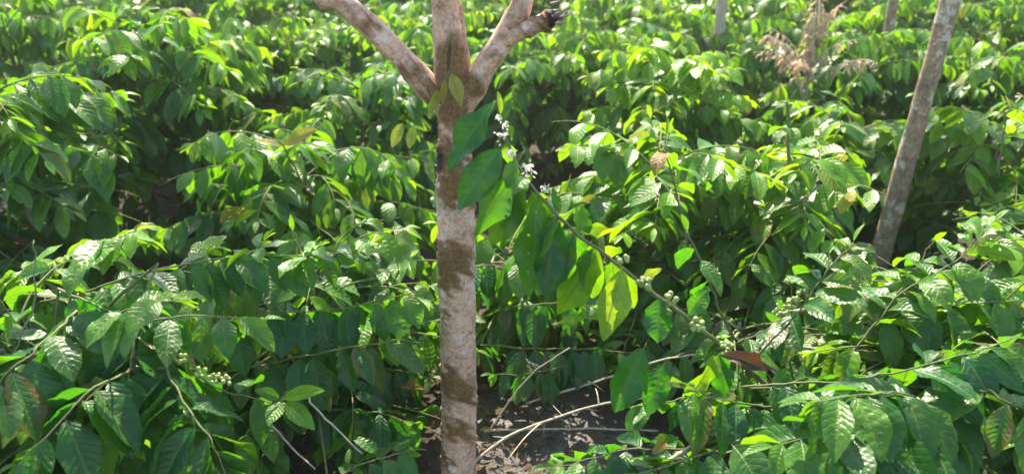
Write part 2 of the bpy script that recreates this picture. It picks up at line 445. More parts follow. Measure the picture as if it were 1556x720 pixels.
def white_tuft(c, rg, parent, origin, size=0.011, n=9):  # tuft of small white blades at random angles
    lv = Leaves()
    for k in range(n*3):
        d = unit(rg.normal(0, 1, 3)+np.array([0, -0.4, 0.5]))
        lv.add(np.asarray(c)+rg.normal(0, size*0.45, 3), d, unit(rg.normal(0, 1, 3)), size*rg.uniform(0.5, 0.95), size*0.5, 0.2, 0.3, (0, rg.random(), 0))
    return lv.build('white_tuft', M_white_blade, parent, origin, 4, 2)

# ------------------------------------------------------------------ coffee bushes
GROUP = 'coffee bushes'
def grow_branch(p0, az, el, length, rg, sag=0.9, n=14):
    p = np.array(p0, float); pts = [p.copy()]; st = length/n
    wig = rg.normal(0, 0.05)
    for k in range(n):
        d = np.array([math.cos(el)*math.cos(az), math.cos(el)*math.sin(az), math.sin(el)])
        p = p+d*st; pts.append(p.copy())
        el -= sag/n*rg.uniform(0.6, 1.4)*(0.5+k/n); az += wig+rg.normal(0, 0.06)
        el = max(el, -1.25)
    return np.array(pts)

def bush(label, x, y, H, Rd, nb, seed, L=0.15, detail=2, azs=None, young=0.3, droop=0.35, shoots=1, rare=0.012, stems=1, age0=0.08, low=0.14, dens=1.75, sunlit_topage=0.34):
    """detail 2: every branch a part with its foliage as sub-part; 0: stem and one foliage mesh"""
    rg = np.random.default_rng(seed)
    o = np.array([x, y, 0.0])
    root = empty('coffee_bush', o, label, 'bush', GROUP)
    sb = Bag(); tops = []
    for k in range(stems):
        lean = rg.normal(0, 0.06, 2)*H + (rg.normal(0, 0.10, 2) if stems > 1 else 0)
        b0 = o+np.array([*(rg.normal(0, 0.03, 2) if k else (0, 0)), -0.03])
        path = spline([b0, b0+[lean[0]*.35, lean[1]*.35, H*.45], b0+[lean[0], lean[1], H*.93]], 14)
        sb.add(*tube(path, np.linspace(0.016, 0.006, 14), 7)); tops.append(path)
    sb.obj('stem', M_stem, root, o)
    allv = Leaves(); tw = Bag()
    nu, nv = (((28, 4) if y < 2.4 else (12, 4)) if detail == 2 else (6, 2)) if detail else (5, 2)
    ga = rg.uniform(0, 6.28)
    nb = int(nb*dens)
    for k in range(nb+shoots):
        path0 = tops[k % stems]
        lv = Leaves()
        if k >= nb:
            f = rg.uniform(0.5, 0.95); b0 = path0[int(f*13)]
            tp = b0+np.array([rg.normal(0, 0.08), rg.normal(0, 0.08), H*1.04-b0[2]+rg.uniform(0, 0.1)])
            path = spline([b0, (b0+tp)/2+rg.normal(0, 0.02, 3), tp], 12)
            clothe(lv, path, rg, L*0.85, 0.25, 0.075, young=young*1.3, upright=True, bend=0.5, age0=age0, rare=rare)
            nm = 'shoot'
        else:
            f = low+(0.97-low)*((k+0.5)/nb)
            b0 = path0[int(round(f*13))]
            az = ga + k*2.39996 + rg.normal(0, 0.25)
            if azs is not None: az = rg.uniform(*azs)
            ln = Rd*(1.18-0.55*f)*rg.uniform(0.8, 1.12)
            path = grow_branch(b0, az, R(8+30*f)+rg.normal(0, 0.12), ln, rg, 0.95+0.4*rg.random())
            path[:, 2] = np.maximum(path[:, 2], 0.05)
            clothe(lv, path, rg, L, 0.2, 0.053, droop=droop, young=young, age0=age0+sunlit_topage*f**3+(rg.uniform(0.15, 0.5) if rg.random() < 0.15 else rg.uniform(-.06, .04)), rare=rare, bend=0.5, miss=0.05)  # upper branches yellower: young growth plus sunlit tops put into the tint
            nm = 'branch'
        full = len(lv.rows); lv.prune(KEEP)
        if len(lv.rows) < 0.5*full: continue
        V = tube(path, np.linspace(0.0046, 0.0013, len(path)), 5)
        if detail == 2:
            if len(lv.rows) < 3: continue
            b = Bag(); b.add(*V); bo = b.obj(nm, M_twig, root, o)
            lv.build('foliage', M_leaf, bo, o, nu, nv)
        else:
            tw.add(*V); allv.rows += lv.rows
    if detail != 2:
        if tw.v: tw.obj('branch', M_twig, root, o)
        if allv.rows: allv.build('foliage', M_leaf, root, o, nu, nv)
    return root, o

def top(py, Y):
    return float(P(778, py, Y)[2])
def bx(px, Y, H=0.5):
    z = Y*math.cos(PITCH)+(CAM[2]-H*0.7)*math.sin(PITCH)
    return (px-778)/F*z

def guided(root, o, pts, seed, r=(0.0036, 0.0013), name='branch', leaf=None, pale=False, lv0=None, attach=True):
    """a branch of a bush along given places; leaf = arguments for clothe()"""
    rg = np.random.default_rng(seed)
    W = [P(*p) for p in pts]
    if attach:
        j = o+np.array([0, 0, max(0.08, W[0][2]*0.62)]); mid = (j+W[0])/2+np.array([0, 0, 0.04])
        n0 = max(6, int(np.linalg.norm(W[0]-j)/0.03))
        lead = spline([j, mid, W[0]], n0)[:-1]
    path = spline(W, max(12, 6*len(pts)))
    path = path + np.cumsum(rg.normal(0, 0.0010 if pale else 0.0024, path.shape)*[1, 1, .8], axis=0)
    full = np.vstack([lead, path]) if attach else path
    b = Bag(); b.add(*tube(full, np.linspace(r[0]*(1.15 if attach else 1), r[1], len(full)), 7))
    bo = b.obj(name, M_pale if pale else M_twig, root, o)
    lv = lv0 or Leaves()
    if leaf is not None:
        l2 = Leaves(); clothe(l2, path, rg, **leaf); l2.prune(KEEP[:1]); lv.rows += l2.rows
    if lv.rows: lv.build('foliage', M_leaf, bo, o, 34, 6)
    return bo, path, rg

def leaf_px(lv, b, t, W, tint, n=(0, -1, 0.35), bend=0.12, fold=0.25, wave=0.01):
    """a leaf from its base to its tip, both (x, y, Y)"""
    pb, pt = P(*b), P(*t)
    d = pt-pb; L = float(np.linalg.norm(d))
    lv.add(pb, unit(d)+np.array([0, 0, bend*0.9]), np.array(n, float), L*1.02, W, bend, fold, tint, wave)

# ---- near bushes
b1, o1 = bush('dark wide leaved coffee bush filling the near left corner of the plot', bx(110, 1.72), 1.72, 0.80, 0.58, 28, 101, 0.145, rare=0.004, shoots=3, droop=0.4, age0=0.12, young=0.45)
b2, o2 = bush('low coffee bush with hanging ribbed leaves directly left of the lichen covered trunk', bx(470, 2.25), 2.25, 0.66, 0.60, 34, 102, 0.14, rare=0.006, shoots=2, droop=0.55, low=0.08)
b3, o3 = bush('coffee bush reaching one long leafy bough across in front of the lichen covered trunk', bx(1235, 1.85), 1.85, 0.55, 0.50, 20, 103, 0.145, azs=(-1.2, 1.4), rare=0.01, droop=0.35, shoots=0)
b4, o4 = bush('coffee bush in the near right corner with many yellow green arching leaves', bx(1440, 1.95), 1.95, 0.74, 0.55, 28, 104, 0.145, rare=0.012, young=0.5, age0=0.14, shoots=2, sunlit_topage=0.5)
b5, o5 = bush('small shaded coffee bush low behind the lichen covered trunk', bx(770, 2.95), 2.95, 0.46, 0.50, 18, 105, 0.15, rare=0.004, droop=0.7, shoots=0)
# ---- middle bushes
b6, o6 = bush('rounded mid green coffee bush with a bronze top leaf behind the low left bush', bx(455, 3.25), 3.25, top(205, 3.25), 0.72, 30, 106, 0.15, droop=0.75, shoots=1)
b7, o7 = bush('tall dark coffee bush at the left edge beside the dark gap', bx(60, 3.15), 3.15, top(95, 3.15), 0.68, 30, 107, 0.175, droop=0.5, shoots=1)
b8, o8 = bush('tall coffee bush with lime tips behind the dark gap at left', bx(215, 4.2), 4.2, top(15, 4.2), 0.80, 34, 108, 0.18, droop=0.55, shoots=2, young=0.45)
b9, o9 = bush('coffee bush with glinting pale top under the left limb of the forked tree', bx(545, 4.2), 4.2, top(95, 4.2), 0.62, 26, 109, 0.15, droop=0.5, shoots=0)
b10, o10 = bush('sunlit coffee bush just right of the dark soil opening beyond the forked tree', bx(985, 2.95), 2.95, top(205, 2.95), 0.66, 30, 110, 0.15, droop=0.35, shoots=2, age0=0.14, young=0.5, sunlit_topage=0.6)
b11, o11 = bush('coffee bush with a tall dark upright shoot between forked tree and leaning grey trunk', bx(1215, 2.85), 2.85, top(215, 2.85), 0.62, 28, 111, 0.15, droop=0.35, shoots=0, age0=0.14, young=0.5, rare=0.02, sunlit_topage=0.55)
b12, o12 = bush('coffee bush with a bright domed top above the sunlit middle bushes', bx(1025, 4.1), 4.1, top(66, 4.0), 0.56, 38, 112, 0.15, droop=0.45, shoots=0, age0=0.12, young=0.6, sunlit_topage=0.75)
b13, o13 = bush('broad coffee bush behind the upright shoot and left of the grey trunk', bx(1265, 4.0), 4.0, top(165, 4.0), 0.58, 26, 113, 0.15, shoots=1, age0=0.14, sunlit_topage=0.55)
b14, o14 = bush('coffee bush right of the grey trunk with a pale yellow sprig on top', bx(1505, 3.5), 3.5, top(160, 3.5), 0.62, 28, 114, 0.15, shoots=1, age0=0.14, young=0.5, sunlit_topage=0.6)
b15, o15 = bush('coffee bush at the foot of the leaning grey trunk on its right side', bx(1540, 2.7), 2.7, top(330, 2.7), 0.5, 22, 115, 0.15, shoots=1, age0=0.16, young=0.45)
b16, o16 = bush('low shaded coffee bush at the foot of the grey trunk on its left side', bx(1130, 2.35), 2.35, 0.46, 0.46, 18, 116, 0.155, shoots=0, age0=0.1)

FAR = [
 (30, -10, 5.2, 'far coffee bush in the top left corner with light drooping leaves'),
 (345, 25, 5.5, 'far coffee bush in the second row behind the lime tipped left bush'),
 (520, 30, 5.9, 'far coffee bush framed by the left limb of the forked tree'),
 (640, 30, 5.6, 'far coffee bush seen between left and middle limbs of the forked tree'),
 (780, 60, 5.3, 'far coffee bush behind the right limb of the forked tree'),
 (900, 50, 5.6, 'far coffee bush just right of the broken limb stub'),
 (1050, 25, 6.3, 'far coffee bush behind the bright domed bush'),
 (1300, 45, 5.2, 'far coffee bush behind the dry brown sprays, left of the grey trunk'),
 (1500, 60, 5.0, 'far coffee bush at right edge behind the yellow sprig bush'),
 (150, -30, 6.8, 'distant third row coffee bush at far left'),
 (430, -20, 7.2, 'distant third row coffee bush above the left limb tip'),
 (700, -20, 7.0, 'distant third row coffee bush behind the middle limb'),
 (930, -10, 7.2, 'distant third row coffee bush above the broken limb stub'),
 (1130, -10, 7.0, 'distant third row coffee bush beside the thin pale far trunk'),
 (1390, -10, 6.8, 'distant third row coffee bush beside the thin dark far trunk'),
 (1610, -10, 6.6, 'distant third row coffee bush at far right'),
]
protos = []
for k, (px, py, Y, lab) in enumerate(FAR):
    H = min(1.5, top(py, Y)); x = bx(px, Y, H)
    bush(lab, x, Y, H, 0.85, 36, 200+k, 0.155, 1, shoots=1, droop=0.95, age0=0.14, young=0.4, stems=2)
# last rows: copies of three bushes
src = [bush(l, bx(p, Y), Y, 1.25, 0.95, 34, 300+i, 0.16, 0, shoots=1, droop=0.6, age0=0.12, stems=2)[0]
       for i, (p, Y, l) in enumerate([(300, 8.6, 'coffee bush in the last row, far up at left'),
                                      (820, 8.9, 'coffee bush in the last row, straight behind the forked tree'),
                                      (1280, 8.7, 'coffee bush in the last row, far up at right')])]
def copy_tree(o, parent=None):
    c = o.copy(); C.objects.link(c); c.parent = parent
    for ch in list(o.children): copy_tree(ch, c)
    return c
for k in range(22):
    i = k % 3
    X = -9.5+(k % 11)*1.75+rng.normal(0, 0.2) if k < 11 else -12+(k-11)*2.3+rng.normal(0, 0.25)
    Y = (9.9 if k < 11 else 12.2)+rng.normal(0, 0.25)
    c = copy_tree(src[i]); c.location = (X, Y, 0); c.rotation_euler = (0, 0, rng.uniform(0, 6.28))
    s = rng.uniform(0.9, 1.2); c.scale = (s, s, s*rng.uniform(0.95, 1.15))
    c['label'] = 'coffee bush lost in the merged green rows at the very back'
    c['group'] = 'merged back rows of coffee bushes'

# ------------------------------------------------------------------ guided branches
LIME = (0.95, 0.3, 0.0); YG = (0.65, 0.2, 0.0); DK = (0.06, 0.5, 0.0); MD = (0.2, 0.4, 0.0)
# the long bough in front of the trunk
lv = Leaves()
Yb = 1.72
for b, t, w, ti in [  # yellower tints put the backlight into some of these leaves
    ((752, 152, 1.74), (683, 258, 1.70), 0.066, DK), ((764, 222, 1.72), (699, 318, 1.66), 0.068, (0.12, .3, 0)),
    ((786, 252, 1.72), (722, 358, 1.66), 0.066, MD), ((798, 276, 1.74), (748, 372, 1.76), 0.070, (0.35, .2, 0)),
    ((818, 296, 1.70), (803, 448, 1.66), 0.080, MD), ((846, 330, 1.68), (826, 446, 1.63), 0.068, DK),
    ((876, 356, 1.70), (818, 448, 1.68), 0.074, MD), ((912, 378, 1.70), (848, 476, 1.70), 0.078, (0.75, .2, 0.05)),
    ((938, 400, 1.75), (962, 468, 1.79), 0.05, (0.7, .2, 0)), ((868, 348, 1.74), (880, 440, 1.80), 0.065, (0.2, .4, 0)), ((806, 288, 1.75), (836, 372, 1.82), 0.06, (0.3, .3, 0)), ((898, 366, 1.75), (900, 452, 1.81), 0.066, (0.45, .3, 0)), ((782, 248, 1.76), (776, 330, 1.80), 0.06, (0.3, .3, 0)), ((930, 392, 1.73), (936, 470, 1.76), 0.058, (0.4, .2, 0)),
    ((835, 320, 1.74), (850, 420, 1.80), 0.06, DK), ((795, 285, 1.75), (770, 345, 1.80), 0.05, (0.3, .3, 0)),
    ((880, 352, 1.72), (924, 345, 1.72), 0.034, LIME), ((918, 374, 1.73), (944, 384, 1.75), 0.035, LIME),
    ((930, 480, 1.72), (838, 492, 1.70), 0.022, YG), ((760, 190, 1.74), (776, 150, 1.76), 0.022, (0.3, .5, 0)),
    ((850, 325, 1.72), (840, 285, 1.74), 0.02, (0.2, .8, 0)), ((895, 358, 1.71), (884, 312, 1.72), 0.03, (0.2, .8, 0)),
    ((972, 425, 1.70), (1005, 408, 1.72), 0.024, (0.6, .2, .35)), ((1003, 450, 1.70), (1000, 520, 1.66), 0.066, (0.1, .9, 0)),
    ((1095, 535, 1.70), (1035, 625, 1.62), 0.06, YG), ((1085, 530, 1.72), (1100, 600, 1.70), 0.06, DK),
    ((980, 525, 1.64), (935, 625, 1.60), 0.078, DK), ((1010, 550, 1.68), (985, 630, 1.64), 0.06, DK),
    ((1045, 480, 1.72), (1075, 440, 1.76), 0.05, MD),
]:
    leaf_px(lv, b, t, w*1.16, ti, n=(rng.normal(0, .3), -1, (0.45 if ti[0] < 0.22 else -0.3)+rng.normal(0, .15)), bend=rng.uniform(0.0, 0.3), fold=rng.uniform(0.1, 0.45), wave=0.08)
leaf_px(lv, (946, 404, 1.69), (917, 516, 1.63), 0.088, (1.0, .1, 0.13), n=(0.1, -1, -0.55), bend=0.05, fold=0.15, wave=0.03)  # golden tint paints the sun shining through this leaf
bo, path, rg = guided(b3, o3, [(1170, 590, 1.84), (1085, 515, 1.74), (1010, 455, 1.70), (942, 398, 1.70), (880, 350, 1.70), (818, 290, 1.71), (779, 235, 1.72), (755, 158, 1.74)],
                      1, (0.0062, 0.0028), lv0=lv, leaf=dict(L=0.12, start=0.62, step=0.05, droop=1.7, bend=0.4, young=0.5, age0=0.15, wave=0.05, miss=0.25))
for (px, py, n) in [(948, 394, 7), (978, 432, 12), (1020, 456, 8), (1062, 494, 15), (1104, 528, 9)]:
    berries(P(px, py, 1.665), rg, bo, o3, n)
for (px, py, s) in [(763, 206, .012), (775, 232, .011), (803, 257, .015), (827, 287, .010), (757, 180, .008), (768, 190, .008)]:
    white_tuft(P(px, py, 1.68), rg, bo, o3, s)

A = dict(L=0.14, start=0.10, step=0.038, wave=0.03, rare=0.002, droop=0.7, bend=0.5, young=0.35)
# left corner bush
guided(b1, o1, [(0, 590, 1.45), (36, 520, 1.5), (62, 460, 1.55), (66, 378, 1.6)], 2, (0.0026, 0.0014), pale=False, attach=False)
guided(b1, o1, [(10, 470, 1.85), (120, 440, 1.85), (250, 408, 1.88), (400, 390, 1.95), (560, 385, 2.05)], 3, leaf=dict(A, age0=0.2, start=0.05, young=0.5))
guided(b1, o1, [(90, 440, 1.7), (200, 480, 1.62), (300, 470, 1.62), (390, 480, 1.66)], 4, leaf=dict(A, droop=0.9))
bo, path, rg = guided(b1, o1, [(190, 500, 1.62), (270, 545, 1.58), (340, 580, 1.56), (425, 610, 1.55)], 5, leaf=dict(A, start=0.1, L=0.14, droop=0.9, miss=0.35))
for px, py, n in [(325, 572, 12), (308, 566, 8), (342, 580, 10), (275, 545, 5)]: berries(P(px, py, 1.47), rg, bo, o1, n, 0.013, 0.0048)
lv = Leaves()
for b, t, w, ti in [((428, 606, 1.55), (492, 592, 1.50), 0.036, (0.8, .2, 0)), ((430, 610, 1.55), (478, 652, 1.48), 0.044, YG),
                    ((428, 610, 1.55), (408, 646, 1.48), 0.04, YG), ((426, 606, 1.55), (388, 592, 1.52), 0.03, (0.4, .6, 0))]:
    leaf_px(lv, b, t, w, ti, n=(0, -0.6, 0.8), bend=0.15, fold=0.2)
guided(b1, o1, [(425, 610, 1.55), (430, 607, 1.55), (434, 604, 1.55)], 6, (0.003, 0.002), name='shoot', lv0=lv, attach=False)
guided(b1, o1, [(240, 400, 1.75), (215, 470, 1.6), (212, 550, 1.5), (205, 640, 1.42)], 7, leaf=dict(A, L=0.155, droop=0.5, start=0.2))
guided(b1, o1, [(120, 470, 1.6), (70, 520, 1.48), (20, 560, 1.40), (-30, 600, 1.35)], 8, leaf=dict(A, L=0.155, start=0.0, droop=0.5))
guided(b1, o1, [(200, 560, 1.5), (130, 600, 1.38), (70, 660, 1.3), (20, 710, 1.28)], 81, leaf=dict(A, L=0.15, start=0.0, droop=0.5))
guided(b1, o1, [(250, 560, 1.5), (290, 620, 1.42), (330, 680, 1.36), (360, 740, 1.34)], 82, leaf=dict(A, L=0.16, start=0.0, droop=0.6))
guided(b1, o1, [(120, 415, 1.75), (170, 372, 1.72), (215, 352, 1.7)], 9, leaf=dict(A, L=0.13, start=0.2, young=0.9, age0=0.4, droop=0.1), name='shoot')
for q, (px, py) in enumerate([(300, 372), (390, 366), (470, 372), (545, 378), (610, 380), (40, 400), (90, 385)]):
    guided(b1 if px < 200 else b2, o1 if px < 200 else o2, [(px-25, py+40, 1.98), (px-8, py+16, 1.97), (px+12, py, 1.96)], 900+q, (0.003, 0.0012), name='shoot', leaf=dict(A, L=0.10, start=0.25, step=0.022, young=0.7, age0=0.45, droop=0.0, bend=0.3))
guided(b1, o1, [(140, 500, 1.6), (190, 470, 1.5), (240, 445, 1.45), (275, 432, 1.42)], 10, leaf=dict(A, L=0.12, start=0.45, young=0.7, age0=0.35, droop=0.2), name='shoot')
# low left bush
guided(b2, o2, [(330, 520, 1.9), (400, 480, 1.92), (520, 468, 1.95), (640, 440, 2.0)], 11, leaf=dict(A, droop=1.0, age0=0.05))
guided(b2, o2, [(380, 560, 1.9), (470, 540, 1.85), (560, 520, 1.85), (640, 520, 1.9)], 12, leaf=dict(A, droop=1.0, L=0.14))
guided(b2, o2, [(470, 610, 1.72), (505, 650, 1.68), (545, 690, 1.66)], 13, (0.0036, 0.002), pale=True, attach=True)
guided(b2, o2, [(410, 640, 1.75), (440, 675, 1.7), (480, 715, 1.66)], 14, (0.0036, 0.002), pale=True, attach=True)
guided(b2, o2, [(500, 740, 1.6), (550, 705, 1.62), (600, 685, 1.66), (640, 680, 1.7)], 15, leaf=dict(A, L=0.11, age0=0.25, start=0.0, droop=0.2))
# behind the trunk
guided(b5, o5, [(690, 410, 2.7), (750, 402, 2.65), (790, 404, 2.6)], 16, leaf=dict(A, L=0.16, start=0.0, droop=1.6, age0=0.05))
guided(b5, o5, [(720, 495, 2.75), (800, 490, 2.7), (880, 492, 2.6), (940, 500, 2.5)], 17, leaf=dict(A, L=0.15, start=0.0, droop=1.6, age0=0.02, young=0.1))
guided(b5, o5, [(560, 400, 2.7), (500, 420, 2.55), (600, 470, 2.5)][:2]+[(440, 450, 2.45)], 18, leaf=dict(A, L=0.14, age0=0.25))
guided(b5, o5, [(730, 525, 2.5), (800, 528, 2.45), (880, 532, 2.4), (960, 540, 2.35)], 171, leaf=dict(A, L=0.14, start=0.0, droop=1.5, age0=0.02, young=0.15))
guided(b5, o5, [(930, 520, 2.5), (870, 545, 2.4), (800, 560, 2.36), (748, 562, 2.34)], 176, leaf=dict(A, L=0.11, start=0.0, droop=1.0, age0=0.04, young=0.15))
guided(b3, o3, [(1060, 600, 1.9), (1000, 615, 1.95), (950, 628, 2.0)], 177, leaf=dict(A, L=0.11, start=0.0, droop=0.7, age0=0.06))
guided(b5, o5, [(760, 470, 2.6), (830, 462, 2.5), (900, 470, 2.45)], 172, leaf=dict(A, L=0.14, start=0.0, droop=1.2, age0=0.05))
guided(b2, o2, [(500, 560, 2.2), (580, 560, 2.2), (650, 575, 2.2)], 173, leaf=dict(A, L=0.13, start=0.0, droop=1.2, age0=0.05))
guided(b2, o2, [(480, 620, 2.0), (570, 625, 1.95), (640, 640, 1.95)], 174, leaf=dict(A, L=0.13, start=0.0, droop=0.9, age0=0.05))
guided(b3, o3, [(1100, 690, 1.6), (1000, 690, 1.55), (920, 700, 1.52), (840, 718, 1.5)], 175, leaf=dict(A, L=0.12, start=0.2, droop=0.2, age0=0.15))
# right side
guided(b3, o3, [(1150, 545, 1.85), (1190, 495, 1.85), (1240, 430, 1.86), (1298, 366, 1.9)], 19, leaf=dict(A, L=0.13, start=0.4, droop=-0.1, bend=0.6, age0=0.25, young=0.4))
guided(b3, o3, [(1130, 590, 1.65), (1250, 575, 1.6), (1350, 560, 1.58), (1450, 535, 1.6), (1570, 490, 1.65)], 20, leaf=dict(A, L=0.15, start=0.05, droop=0.35, miss=0.2))
guided(b4, o4, [(1310, 490, 1.9), (1400, 470, 1.88), (1480, 462, 1.86), (1575, 448, 1.85)], 21, leaf=dict(A, L=0.14, start=0.1, droop=0.7, age0=0.35))
guided(b4, o4, [(1300, 530, 1.85), (1380, 440, 1.9), (1450, 400, 1.95), (1506, 348, 2.0)], 22, leaf=dict(A, L=0.13, start=0.15, droop=-0.1, bend=0.6, age0=0.35))
guided(b4, o4, [(1310, 500, 1.9), (1370, 445, 1.95), (1400, 400, 2.0), (1420, 365, 2.02)], 23, leaf=dict(A, L=0.12, start=0.3, droop=-0.1, bend=0.6, age0=0.5))
guided(b4, o4, [(1440, 640, 1.55), (1380, 600, 1.45), (1310, 590, 1.38), (1230, 600, 1.34)], 24, leaf=dict(A, L=0.155, start=0.0, droop=0.5, age0=0.15))
guided(b4, o4, [(1440, 680, 1.5), (1350, 660, 1.38), (1270, 670, 1.3), (1180, 690, 1.28)], 25, leaf=dict(A, L=0.16, start=0.0, droop=0.4))
guided(b4, o4, [(1450, 600, 1.6), (1490, 590, 1.5), (1530, 610, 1.42), (1580, 640, 1.4)], 26, leaf=dict(A, L=0.155, start=0.0, droop=0.5, age0=0.2))
guided(b3, o3, [(1240, 640, 1.6), (1150, 660, 1.5), (1060, 690, 1.46), (960, 720, 1.45)], 27, leaf=dict(A, L=0.14, start=0.1, droop=0.3, age0=0.2))
guided(b3, o3, [(1180, 620, 1.6), (1100, 610, 1.56), (1050, 590, 1.55)], 28, leaf=dict(A, L=0.14, start=0.0, droop=0.6, age0=0.15))
bo, path, rg = guided(b3, o3, [(1120, 520, 2.0), (1165, 500, 1.98), (1205, 470, 1.95), (1225, 445, 1.93)], 29, leaf=dict(A, L=0.13, start=0.1, droop=0.3, miss=0.5))
for px, py, n in [(1205, 462, 14), (1220, 448, 12), (1190, 472, 10)]: berries(P(px, py, 1.86), rg, bo, o3, n)
# upright shoots
guided(b11, o11, [(1205, 330, 2.75), (1198, 250, 2.72), (1196, 190, 2.70), (1195, 158, 2.70)], 30, (0.007, 0.005), name='shoot', leaf=dict(L=0.13, start=0.2, step=0.09, upright=True, bend=0.7, age0=0.3, young=0.3))
guided(b10, o10, [(1045, 370, 2.5), (1035, 300, 2.48), (1022, 240, 2.46), (1018, 205, 2.46)], 31, (0.005, 0.002), name='shoot', leaf=dict(L=0.13, start=0.2, step=0.07, upright=True, bend=0.6, age0=0.4, young=0.5))
guided(b16, o16, [(1115, 515, 2.1), (1085, 460, 2.08), (1060, 400, 2.06), (1040, 350, 2.05)], 32, (0.005, 0.003), leaf=dict(A, L=0.13, start=0.4, miss=0.4))
guided(b14, o14, [(1515, 260, 3.2), (1517, 215, 3.2), (1518, 165, 3.2)], 33, (0.006, 0.003), name='shoot', leaf=dict(L=0.13, start=0.55, step=0.04, upright=True, bend=0.7, age0=0.8, young=0.4))
# bronze and yellow leaves near the middle left
lv = Leaves()
leaf_px(lv, (432, 222, 2.85), (482, 196, 2.75), 0.055, (0.5, .1, .55), n=(0, -.8, .6)); leaf_px(lv, (430, 224, 2.85), (388, 214, 2.8), 0.04, (0.5, .1, .5), n=(0, -.3, 1))
leaf_px(lv, (612, 186, 2.9), (596, 224, 2.85), 0.045, (0.6, .1, .38)); leaf_px(lv, (630, 190, 2.9), (622, 226, 2.85), 0.04, (0.7, .1, .3))
guided(b6, o6, [(470, 300, 3.1), (450, 262, 2.95), (432, 222, 2.86)], 34, (0.005, 0.003), name='shoot', lv0=lv)

# ------------------------------------------------------------------ the forked tree
TY = 2.05
def bark_tube(name, pts, rad, sides, n, moss, parent, origin, lump=0.06, seed=0, holes=()):
    """pts (world) and radii; moss = [(px, py, rx, ry, amount)] in photograph places on the near side"""
    rg = np.random.default_rng(seed)
    q = spline([np.concatenate([p, [r]]) for p, r in zip(pts, rad)], n)
    path, r = q[:, :3], q[:, 3]
    a = np.linspace(0, 2*math.pi, sides, endpoint=False)
    dr = np.zeros((n, sides)); s = np.linspace(0, 1, n)[:, None]
    Ln = np.sum(np.linalg.norm(np.diff(path, axis=0), axis=1))
    for k in range(26):
        m = rg.integers(1, 6); fr = rg.uniform(2, 42)*Ln; ph = rg.uniform(0, 6.28, 2)
        dr += np.cos(m*a[None, :]+ph[0])*np.sin(fr*s+ph[1])/(m*0.5+fr*0.03+0.8)
    dr = dr/np.abs(dr).max()
    V, Q, T = tube(path, r[:, None]*(1+lump*dr), sides)
    x, y = proj(V); at = np.zeros((len(V), 3))
    # rough edge of the patches
    jx = 9*np.sin(V[:, 2]*90+V[:, 0]*140)+6*np.sin(V[:, 2]*210+V[:, 1]*170+V[:, 0]*60)
    for (px, py, rx, ry, am) in moss:
        dd = ((x-px+jx*0.5)/rx)**2+((y-py+jx*0.8)/ry)**2
        at[:, 0] = np.maximum(at[:, 0], am*np.clip(1.15-dd*0.75, 0, 1))
    for (px, py, rx, ry) in holes:
        at[:, 1] = np.maximum(at[:, 1], np.clip(1.6-((x-px)/rx)**2-((y-py)/ry)**2, 0, 1))  # darkness of the hollow put into the colour; bark is not cut in
    # moss stands proud of the bark
    cen = np.vstack([np.repeat(path, sides, axis=0), path[-1:], path[:1]])
    out = unit(V-cen); V = V+out*rg.normal(0, 0.0007, (len(V), 1)); V = V+out*(at[:, 0:1]*0.005+at[:, 0:1]*rg.normal(0, 0.0016, (len(V), 1))+at[:, 0:1]*0.002*np.sin(V[:, 2:3]*380+V[:, 0:1]*300))
    return mesh_np(name, V, Q, M_bark, parent, attr={'bark': at}, origin=origin, tris=T)

base = P(697, 722, TY); base[2] = -0.05
tb = np.array([base[0], TY, 0.0])
tree = empty('forked_tree', tb, 'forked pale pink tree trunk with white lichen and brown moss patches', 'tree')
def Q_(px, py, dy=0): return P(px, py, TY+dy)
bark_tube('trunk', [base, Q_(697, 700), Q_(697, 600), Q_(696, 500), Q_(694, 400), Q_(692, 300), Q_(691, 250), Q_(690, 200), Q_(690, 160), Q_(690, 118)],
          [0.056, 0.0535, 0.0515, 0.051, 0.050, 0.0495, 0.045, 0.037, 0.044, 0.036], 40, 260,
          [(692, 285, 34, 32, 1.0), (705, 300, 30, 14, .9), (690, 395, 34, 30, 1.0), (680, 425, 22, 20, .9), (675, 380, 20, 22, .8), (684, 575, 18, 22, .95), (706, 595, 20, 20, 1.0), (690, 590, 20, 14, .9),
           (697, 655, 26, 18, .85), (684, 630, 10, 12, .6), (680, 700, 12, 12, .8), (676, 470, 6, 9, .7), (678, 488, 7, 7, .8), (712, 470, 8, 8, .4),
           (690, 160, 40, 34, 1.0), (705, 200, 18, 34, .9), (676, 235, 22, 28, 1.0), (690, 130, 40, 34, .9), (668, 195, 9, 20, .8), (700, 245, 26, 12, .8)], tree, tb, 0.07, 1, holes=[(668, 243, 7, 20)])
crownpts = {}
def limb(pts, rad, moss, seed, extra=None):
    return bark_tube('limb', pts, rad, 26, 120, moss, tree, tb, 0.09, seed)
Lup = [Q_(684, 165), Q_(655, 138), Q_(620, 100), Q_(575, 52), Q_(515, 0), Q_(470, -40)]
Lend = [np.array([-0.78, 2.35, 2.1]), np.array([-1.2, 2.8, 2.9]), np.array([-1.5, 3.3, 3.6])]
limb(Lup+Lend, [0.036, 0.034, 0.0295, 0.0285, 0.0275, 0.026, 0.024, 0.02, 0.012], [(628, 112, 20, 14, .9), (560, 38, 22, 14, .9), (600, 75, 10, 10, .6), (655, 140, 22, 18, 1.0), (520, 6, 14, 10, .5)], 2)
limb([Q_(689, 170), Q_(686, 120), Q_(681, 60), Q_(675, 0), Q_(670, -40), np.array([-0.25, 2.4, 2.2]), np.array([-0.5, 3.2, 3.1]), np.array([-0.7, 4.4, 4.0])],
     [0.038, 0.040, 0.036, 0.033, 0.032, 0.029, 0.022, 0.012], [(684, 80, 30, 32, .95), (688, 120, 34, 24, 1.0), (676, 40, 8, 10, .5)], 3)
